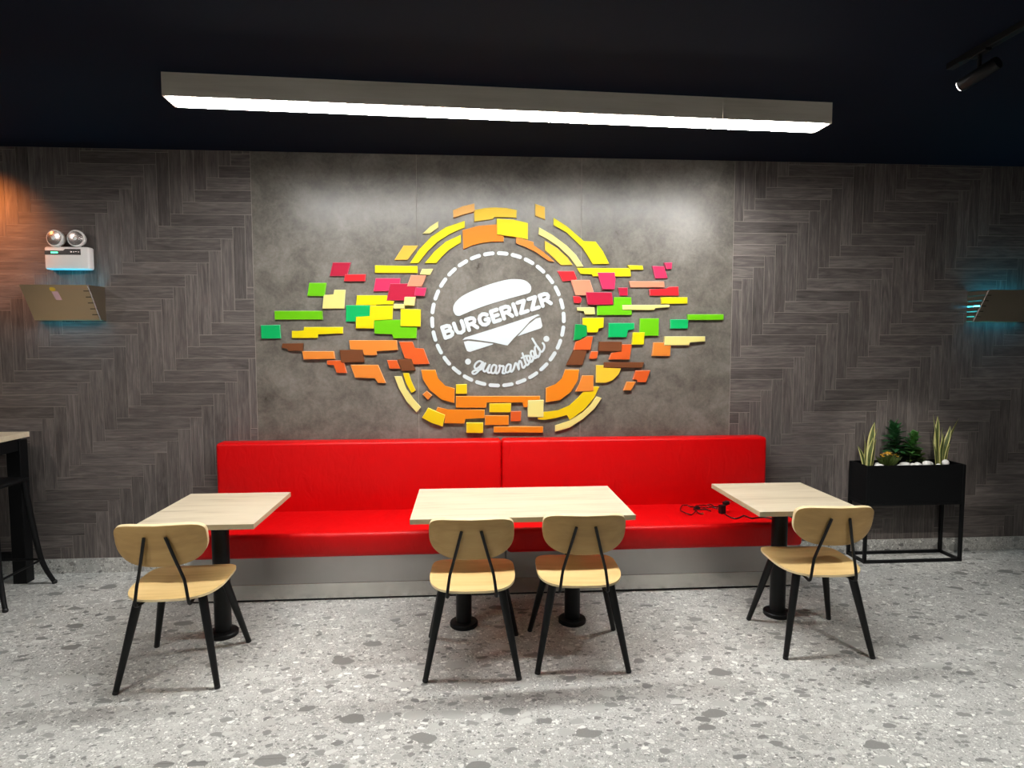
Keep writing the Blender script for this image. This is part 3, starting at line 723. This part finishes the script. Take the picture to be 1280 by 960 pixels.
# ------------------------------------------------------------------ fly traps with ultraviolet tubes
def fly_trap(label, x0, x1, stickers, side):
    z0, z1 = 1.822, 2.056; w = (x1-x0)/2
    t = thing('insect_trap', label, 'insect trap', ((x0+x1)/2, 0, z0), 0, 'steel insect traps on the wall')
    h = z1-z0; d0, d1 = .062, .198
    depth = lambda z: d0+(d1-d0)*z/h
    obj('back_plate', bx(-w, w, -.004, -.0005, 0, h), 'trap_steel', t)
    bm = bmesh.new()
    v = [bm.verts.new(p) for p in ((-w, -d0, 0), (w, -d0, 0), (w, -d1, h), (-w, -d1, h), (-w, -d0+.004, 0), (w, -d0+.004, 0), (w, -d1+.004, h), (-w, -d1+.004, h))]
    for q in ((0, 1, 2, 3), (7, 6, 5, 4), (0, 4, 5, 1), (1, 5, 6, 2), (2, 6, 7, 3), (3, 7, 4, 0)): bm.faces.new([v[i] for i in q])
    fp = obj('front_panel', bm, 'trap_steel', t)
    n = 6
    for s in (-1, 1):
        for k in range(n):
            gp = 0 if side > 0 else .0035; za, zb = h*k/n+gp, h*(k+1)/n-gp
            bm = bmesh.new(); xa, xb = (w-.002, w) if s > 0 else (-w, -w+.002)
            q = [(-.004, za), (-depth(za)+.004, za), (-depth(zb)+.004, zb), (-.004, zb)]
            A = [bm.verts.new((xa, y, z)) for y, z in q]; B = [bm.verts.new((xb, y, z)) for y, z in q]
            bm.faces.new(A); bm.faces.new(B[::-1]); bridge(bm, A, B); obj('side_louver', bm, 'trap_steel', t)
        for k in (range(1, n) if s == side else ()):
            z = h*k/n; y = -depth(z); a, b = (w-.045, w+.001) if s > 0 else (-w-.001, -w+.045)
            obj('slot', bx(a, b, y-.0012, y+.003, z-.0035, z+.0035), 'steel_joint', t)
    for yy in (-.05,):
        bm = bmesh.new(); tube(bm, [(-w+.02, yy, h*.5), (w-.02, yy, h*.5)], .011, 14); obj('ultraviolet_tube', bm, 'uv_tube', t)
    bm = bmesh.new(); xe = side*(w-.004)
    tube(bm, [(xe, -d0-.001, .001), (xe, -d1-.001, h-.001)], .0045, 8); smooth_angle(obj('edge_highlight', bm, 'lamp_chrome', t))  # chrome rod stands in for the bevel highlight along the panel edge
    if stickers:
        def st(name, xs, z, hw, hh, mat):
            bm = bmesh.new(); sl = (d1-d0)/h
            q = [(xs+a*hw-(.004*b), z+b*hh) for a, b in ((-1, -1), (1, -1), (1, 1), (-1, 1))] if hh > .015 else [(xs+hw*math.cos(k*.524), z+hh*math.sin(k*.524)) for k in range(12)]
            bm.faces.new([bm.verts.new((x_, -depth(z_)-.0012, z_)) for x_, z_ in q])
            r = bmesh.ops.extrude_face_region(bm, geom=list(bm.faces)); bmesh.ops.translate(bm, vec=(0, .001, 0), verts=[g for g in r['geom'] if isinstance(g, bmesh.types.BMVert)])
            obj(name, bm, mat, fp)
        st('round_sticker', -.02, .205, .02, .0135, 'sticker_yellow'); st('label_sticker', -.008, .163, .02, .028, 'sticker_pink')
    return t
fly_trap('steel insect trap glowing blue under the emergency light, with stickers on its panel', -2.992, -2.548, True, 1)
fly_trap('steel insect trap with blue glow cut off by the right edge of the picture', 3.888, 4.332, False, -1)

# ------------------------------------------------------------------ planter
pl = thing('planter_stand', 'black metal planter box on a square tube stand against the dark wall', 'planter', (3.36, -.125, 0))
hx, hy, tb = .39, .112, .011
for sx_ in (-1, 1):
    for sy in (-1, 1):
        obj('leg', bx(sx_*(hx-tb)-tb, sx_*(hx-tb)+tb, sy*(hy-tb)-tb, sy*(hy-tb)+tb, 0, .742, bev=.001, seg=1), 'black_satin', pl)
for zc in (.011, .452):
    for sy in (-1, 1): obj('rail', bx(-hx+2*tb, hx-2*tb, sy*(hy-tb)-tb, sy*(hy-tb)+tb, zc-tb, zc+tb, bev=.001, seg=1), 'black_satin', pl)
    for sx_ in (-1, 1): obj('rail', bx(sx_*(hx-tb)-tb, sx_*(hx-tb)+tb, -hy+2*tb, hy-2*tb, zc-tb, zc+tb, bev=.001, seg=1), 'black_satin', pl)
bm = bmesh.new(); th = .006
box(bm, -hx+.004, hx-.004, -hy+.004, -hy+.004+th, .463, .745); box(bm, -hx+.004, hx-.004, hy-.004-th, hy-.004, .463, .745)
box(bm, -hx+.004, -hx+.004+th, -hy+.01, hy-.01, .463, .745); box(bm, hx-.004-th, hx-.004, -hy+.01, hy-.01, .463, .745)
box(bm, -hx+.01, hx-.01, -hy+.01, hy-.01, .463, .47); obj('planter_box', bm, 'black_satin', pl)
bm = bmesh.new(); box(bm, -hx+.0105, hx-.0105, -hy+.0105, hy-.0105, .5, .715); obj('soil', bm, 'soil', pl)
ZS = .715
def snake(label, x, y, leaves):
    t = thing('snake_plant', label, 'plant', (x, y, ZS), 0, 'variegated snake plants in the planter')
    for (bx_, by_, h, w, lx, ly, wob, tw) in leaves:
        bm = bmesh.new(); n = 12; rows = []
        for i in range(n+1):
            s = i/n; cx = bx_+lx*s**1.4+wob*math.sin(s*5.5+bx_*40)*s; cy = by_+ly*s; z = .001+h*s
            ww = w*(.45+.75*math.sin(min(s*1.25+.25, 1.0)*math.pi/2))*(1-max(0, (s-.55)/.45)**1.8)+.0012
            a = tw*s+tw*.4; ux, uy = math.cos(a), math.sin(a)
            rows.append([bm.verts.new((cx+ux*ww*k, cy+uy*ww*k+.25*ww*(k*k-1), z)) for k in (-1, -.56, 0, .56, 1)])
        for a, b in zip(rows, rows[1:]):
            for k in range(4):
                f = bm.faces.new((a[k], a[k+1], b[k+1], b[k])); f.material_index = 1 if k in (0, 3) else 0
        r = bmesh.ops.solidify(bm, geom=list(bm.faces), thickness=.0016)
        smooth_angle(obj('leaf', bm, ['snake_green', 'snake_margin'], t), 60)
    return t
snake('bushy snake plant with yellow edged leaves at the left end of the planter', 3.025, -.155,
      [(-.03, -.01, .17, .016, -.055, 0, .004, .3), (-.02, .0, .27, .017, -.01, 0, .008, .8), (.0, .0, .345, .02, .055, .01, .006, -.4), (.015, .01, .325, .017, .04, .01, -.008, .5), (.02, -.01, .30, .015, .045, 0, .01, 1.0), (-.005, -.02, .235, .016, .012, -.01, -.01, -.8), (.03, .0, .22, .014, .03, 0, .008, .2)])
snake('tall snake plant with crossing pale edged leaves at the right end of the planter', 3.615, -.135,
      [(-.02, 0, .40, .014, -.04, 0, .008, .5), (-.01, .01, .385, .015, -.025, .0, -.012, -.5), (.0, 0, .30, .016, .02, 0, .012, .9), (.01, -.01, .31, .016, .05, 0, -.012, -.7), (.015, .005, .365, .013, .13, 0, .004, .3), (-.03, -.01, .22, .012, -.045, 0, .006, .6), (.04, 0, .17, .012, .03, 0, .012, -.3), (.0, -.02, .26, .015, -.01, 0, -.014, .2)])
def leafblade(bm, base, d, up, L, w, mi=0, curl=.25):
    d = Vector(d).normalized(); s = d.cross(Vector(up)); s = s.normalized() if s.length > .01 else Vector((1, 0, 0)); nrm = s.cross(d)
    prof = [(0, .15), (.2, .75), (.45, 1.0), (.72, .75), (1, .05)]; rows = []
    for a, k in prof:
        c0 = Vector(base)+d*L*a-nrm*L*curl*a*a
        rows.append([bm.verts.new(c0-s*w*k+nrm*w*.3*k), bm.verts.new(c0), bm.verts.new(c0+s*w*k+nrm*w*.3*k)])
    for a, b in zip(rows, rows[1:]):
        for k in range(2): bm.faces.new((a[k], a[k+1], b[k+1], b[k])).material_index = mi
def rosette(name, label, x, y, h, spread, nl, mat, cat='plant', L=.075, w=.016, tilt0=.2, group=None, leanx=0):
    t = thing(name, label, cat, (x, y, ZS), 0, group); rnd_ = random.Random(label)
    bm = bmesh.new(); tube(bm, smoothpath([(0, 0, .001), (leanx*.4, 0, h*.5), (leanx, 0, h*.93)], 4), .006, 8); obj('stem', bm, 'stem_green', t)
    bm = bmesh.new()
    for i in range(nl):
        s = i/(nl-1); a = i*2.39996; el = (.12+1.1*s**1.6)+rnd_.uniform(-.15, .15)
        z = h*(.3+.66*s); d = (math.cos(a)*math.cos(el), math.sin(a)*math.cos(el)*.8, math.sin(el))
        leafblade(bm, (leanx*s, 0, z), d, (0, 0, 1), L*rnd_.uniform(.8, 1.15)*(1.1-.35*s), w*rnd_.uniform(.85, 1.2), 0, rnd_.uniform(.05, .3))
    bmesh.ops.solidify(bm, geom=list(bm.faces), thickness=.001)
    f = smooth_angle(obj('foliage', bm, mat, t), 60); f['kind'] = 'stuff'
    return t
rosette('leafy_plant', 'dark green leafy plant, the tallest in the middle of the planter', 3.29, -.09, .305, .1, 40, 'leaf_green', L=.1, w=.03, leanx=-.02)
rosette('leafy_plant', 'brighter green leafy plant leaning right beside the tallest one', 3.375, -.13, .245, .1, 34, 'leaf_bright', L=.085, w=.027, leanx=.035)
rosette('leafy_bush', 'low dark green bush right of the brighter leafy plant', 3.44, -.12, .10, .08, 42, 'leaf_olive', L=.085, w=.018)
# flowering plant
fl = thing('flowering_plant', 'small plant with a dome of yellow flowers among the white pebbles', 'plant', (3.175, -.17, ZS)); rf = random.Random(3)
bm = bmesh.new()
for i in range(90):
    a = rf.uniform(0, 6.283); r = rf.uniform(0, 1)**.6
    d = Vector((math.cos(a)*r*.85, math.sin(a)*r*.55, .75+rf.uniform(0, .4)))
    leafblade(bm, (d.x*.03, d.y*.03, .001), d, (math.sin(a), -math.cos(a), .3), .115*rf.uniform(.75, 1.05), .006, 0, .05)
bmesh.ops.solidify(bm, geom=list(bm.faces), thickness=.0008)
obj('foliage', bm, 'leaf_olive', fl)['kind'] = 'stuff'
for i in range(34):
    a = rf.uniform(0, 6.283); r = rf.uniform(0, 1)**.5; X, Y = math.cos(a)*r*.07, math.sin(a)*r*.035
    z = .118-.9*(X*X)*6-.2*abs(Y)+rf.uniform(-.008, .008)
    bm = bmesh.new(); R_ = rf.uniform(.009, .0125); c0 = bm.verts.new((0, 0, .002)); ring_ = []
    for k in range(10):
        q = R_*(1 if k % 2 else .55); ring_.append(bm.verts.new((q*math.cos(k*.6283), q*math.sin(k*.6283)-.002, .003*(k % 2))))
    for k in range(10): bm.faces.new((c0, ring_[k], ring_[(k+1) % 10]))
    bmesh.ops.solidify(bm, geom=list(bm.faces), thickness=.0012)
    o = obj('flower', bm, 'flower_pale' if i % 11 == 0 else 'flower_yellow', fl); o.location = (X, Y-.01, z); o.rotation_euler = (.7, 0, rf.uniform(0, 6))
# pebbles
PB = [(3.085, -.205, .034, 'flat white pebble right of the left snake plant'), (3.105, -.15, .02, 'small white pebble behind the flat one near the yellow flowers'),
      (3.295, -.19, .036, 'big white pebble just right of the yellow flowers'), (3.345, -.205, .024, 'small white pebble between the big one and the low bush'),
      (3.39, -.2, .03, 'white pebble in front of the low dark bush'), (3.47, -.195, .042, 'widest white pebble, left of the right snake plant'),
      (3.52, -.14, .036, 'pale pebble behind the widest pebble'), (3.553, -.205, .016, 'tiny white pebble left of the right snake plant\'s foot'),
      (3.61, -.205, .028, 'upright white pebble at the foot of the right snake plant'), (3.235, -.215, .018, 'tiny white pebble under the yellow flowers')]
for i, (x, y, r, lab) in enumerate(PB):
    bm = bmesh.new(); bmesh.ops.create_icosphere(bm, subdivisions=3, radius=1); rp = random.Random(i); s1, s2, s3 = rp.uniform(0, 6), rp.uniform(0, 6), rp.uniform(0, 6)
    for v in bm.verts:
        k = 1+.09*math.sin(2.3*v.co.x+s1)+.08*math.sin(2.7*v.co.y+s2)+.07*math.sin(3.1*v.co.z+s3); v.co = Vector((v.co.x*r*k, v.co.y*r*k*.7, v.co.z*r*k*(.95 if 'upright' in lab else .62)))
    zmin = min(v.co.z for v in bm.verts)
    o = obj('pebble', bm, 'pebble_white', smooth=True); o.location = (x, y, ZS-zmin-.001+(.012 if r < .03 else .006)); o.rotation_euler = (0, 0, rp.uniform(-.5, .5))
    tag(o, lab, 'pebble', 'white pebbles in the planter')

# ------------------------------------------------------------------ cable on the bench
cb = thing('charger_cable', 'tangled black charger cable with plug lying on the red seat', 'cable', (1.75, -.4, .46))
def cpath(k, z=.0045): return smoothpath([(x/1000-1.75, y/1000+.4, z) for x, y in CABLE[k]], 6)
bm = bmesh.new()
c1 = cpath('c1'); tube(bm, c1, .0042, 8)
c2 = cpath('c2'); tube(bm, [Vector((p.x, p.y, .005+.012*abs(math.sin(i*.22)))) for i, p in enumerate(c2)], .0036, 8)
tube(bm, cpath('c3', .006), .0036, 8); tube(bm, cpath('c4', .0065), .004, 8)
smooth_angle(obj('cord', bm, 'black_plastic', cb), 60)
bm = bmesh.new(); tube(bm, cpath('tip', .007), .006, 10); obj('connector_tip', bm, 'gold_tip', cb)
bm = bx(-.02, .02, -.018, .018, .001, .062, bev=.004); o = obj('charger_body', bm, 'black_plastic', cb); o.location = (1.79-1.75, -.42+.4, 0); o.rotation_euler = (.0, .0, .2)
bm = bx(-.018, .024, -.016, .016, 0, .026, bev=.005); o = obj('plug', bm, 'black_plastic', cb); o.location = (1.825-1.75, -.40+.4, .056); o.rotation_euler = (0, -.2, .3)
bm = bmesh.new()
for dy in (-.008, .008): tube(bm, [(.02, dy, .013), (.042, dy, .013)], .0025, 8)
o = obj('plug_pin', bm, 'lamp_chrome', cb); o.location = (1.825-1.75, -.40+.4, .056); o.rotation_euler = (0, -.2, .3)
bm = bx(-.018, .018, -.012, .012, .001, .022, bev=.004); o = obj('cable_clip', bm, 'black_plastic', cb); o.location = (1.655-1.75, -.30+.4, 0)

# ------------------------------------------------------------------ bar table and stool at the left edge
bt = thing('bar_table', 'tall bar table with pale top and black frame at the left edge', 'table', (-3.41, -.75, 0))
bm = bmesh.new(); box(bm, -.37, .37, -.65, .65, 1.015, 1.05, bev=.0015, seg=1); obj('table_top', bm, 'bar_wood', bt)
for sx_ in (-1, 1):
    for sy in (-1, 1): obj('leg', bx(sx_*.315-.045, sx_*.315+.045, sy*.6-.04, sy*.6+.04, 0, 1.0, bev=.002, seg=1), 'black_satin', bt)
    obj('apron', bx(sx_*.34-.012, sx_*.34+.012, -.56, .56, .93, 1.015), 'black_satin', bt)
for sy in (-1, 1): obj('apron', bx(-.33, .33, sy*.61-.012, sy*.61+.012, .93, 1.015), 'black_satin', bt)
obj('foot_rail', bx(-.27, .27, .575, .625, .16, .21), 'black_satin', bt)
st = thing('bar_stool', 'black metal bar stool with splayed legs standing under the bar table', 'stool', (-3.1, -.43, 0))
bm = bx(-.16, .16, -.165, .165, .742, .768, bev=.012, seg=3); smooth_angle(obj('seat', bm, 'black_satin', st), 50)
for sx_ in (-1, 1):
    for sy in (-1, 1):
        path = smoothpath([(sx_*.135, sy*.14, .75), (sx_*.148, sy*.155, .55), (sx_*.175, sy*.185, .25), (sx_*.20, sy*.205, .12), (sx_*.235, sy*.235, .012)], 5)
        bm = bmesh.new(); n_ = len(path); tube(bm, path, [.022-.008*i/n_ for i in range(n_)], 10); lg = smooth_angle(obj('leg', bm, 'black_satin', st), 50)
        bm = bmesh.new(); lathe(bm, [(.014, 0), (.017, .004), (.017, .018), (.012, .024)], 14, ((sx_*.236, sy*.236, 0), (0, 0, 1))); obj('foot', bm, 'black_plastic', lg)
for a, b in (((-.2, -.2), (.2, -.2)), ((.2, -.2), (.2, .2)), ((.2, .2), (-.2, .2)), ((-.2, .2), (-.2, -.2))):
    bm = bmesh.new(); tube(bm, [(a[0]*.93, a[1]*.98, .185), (b[0]*.93, b[1]*.98, .185)], .008, 8); obj('foot_ring_bar', bm, 'black_satin', st)
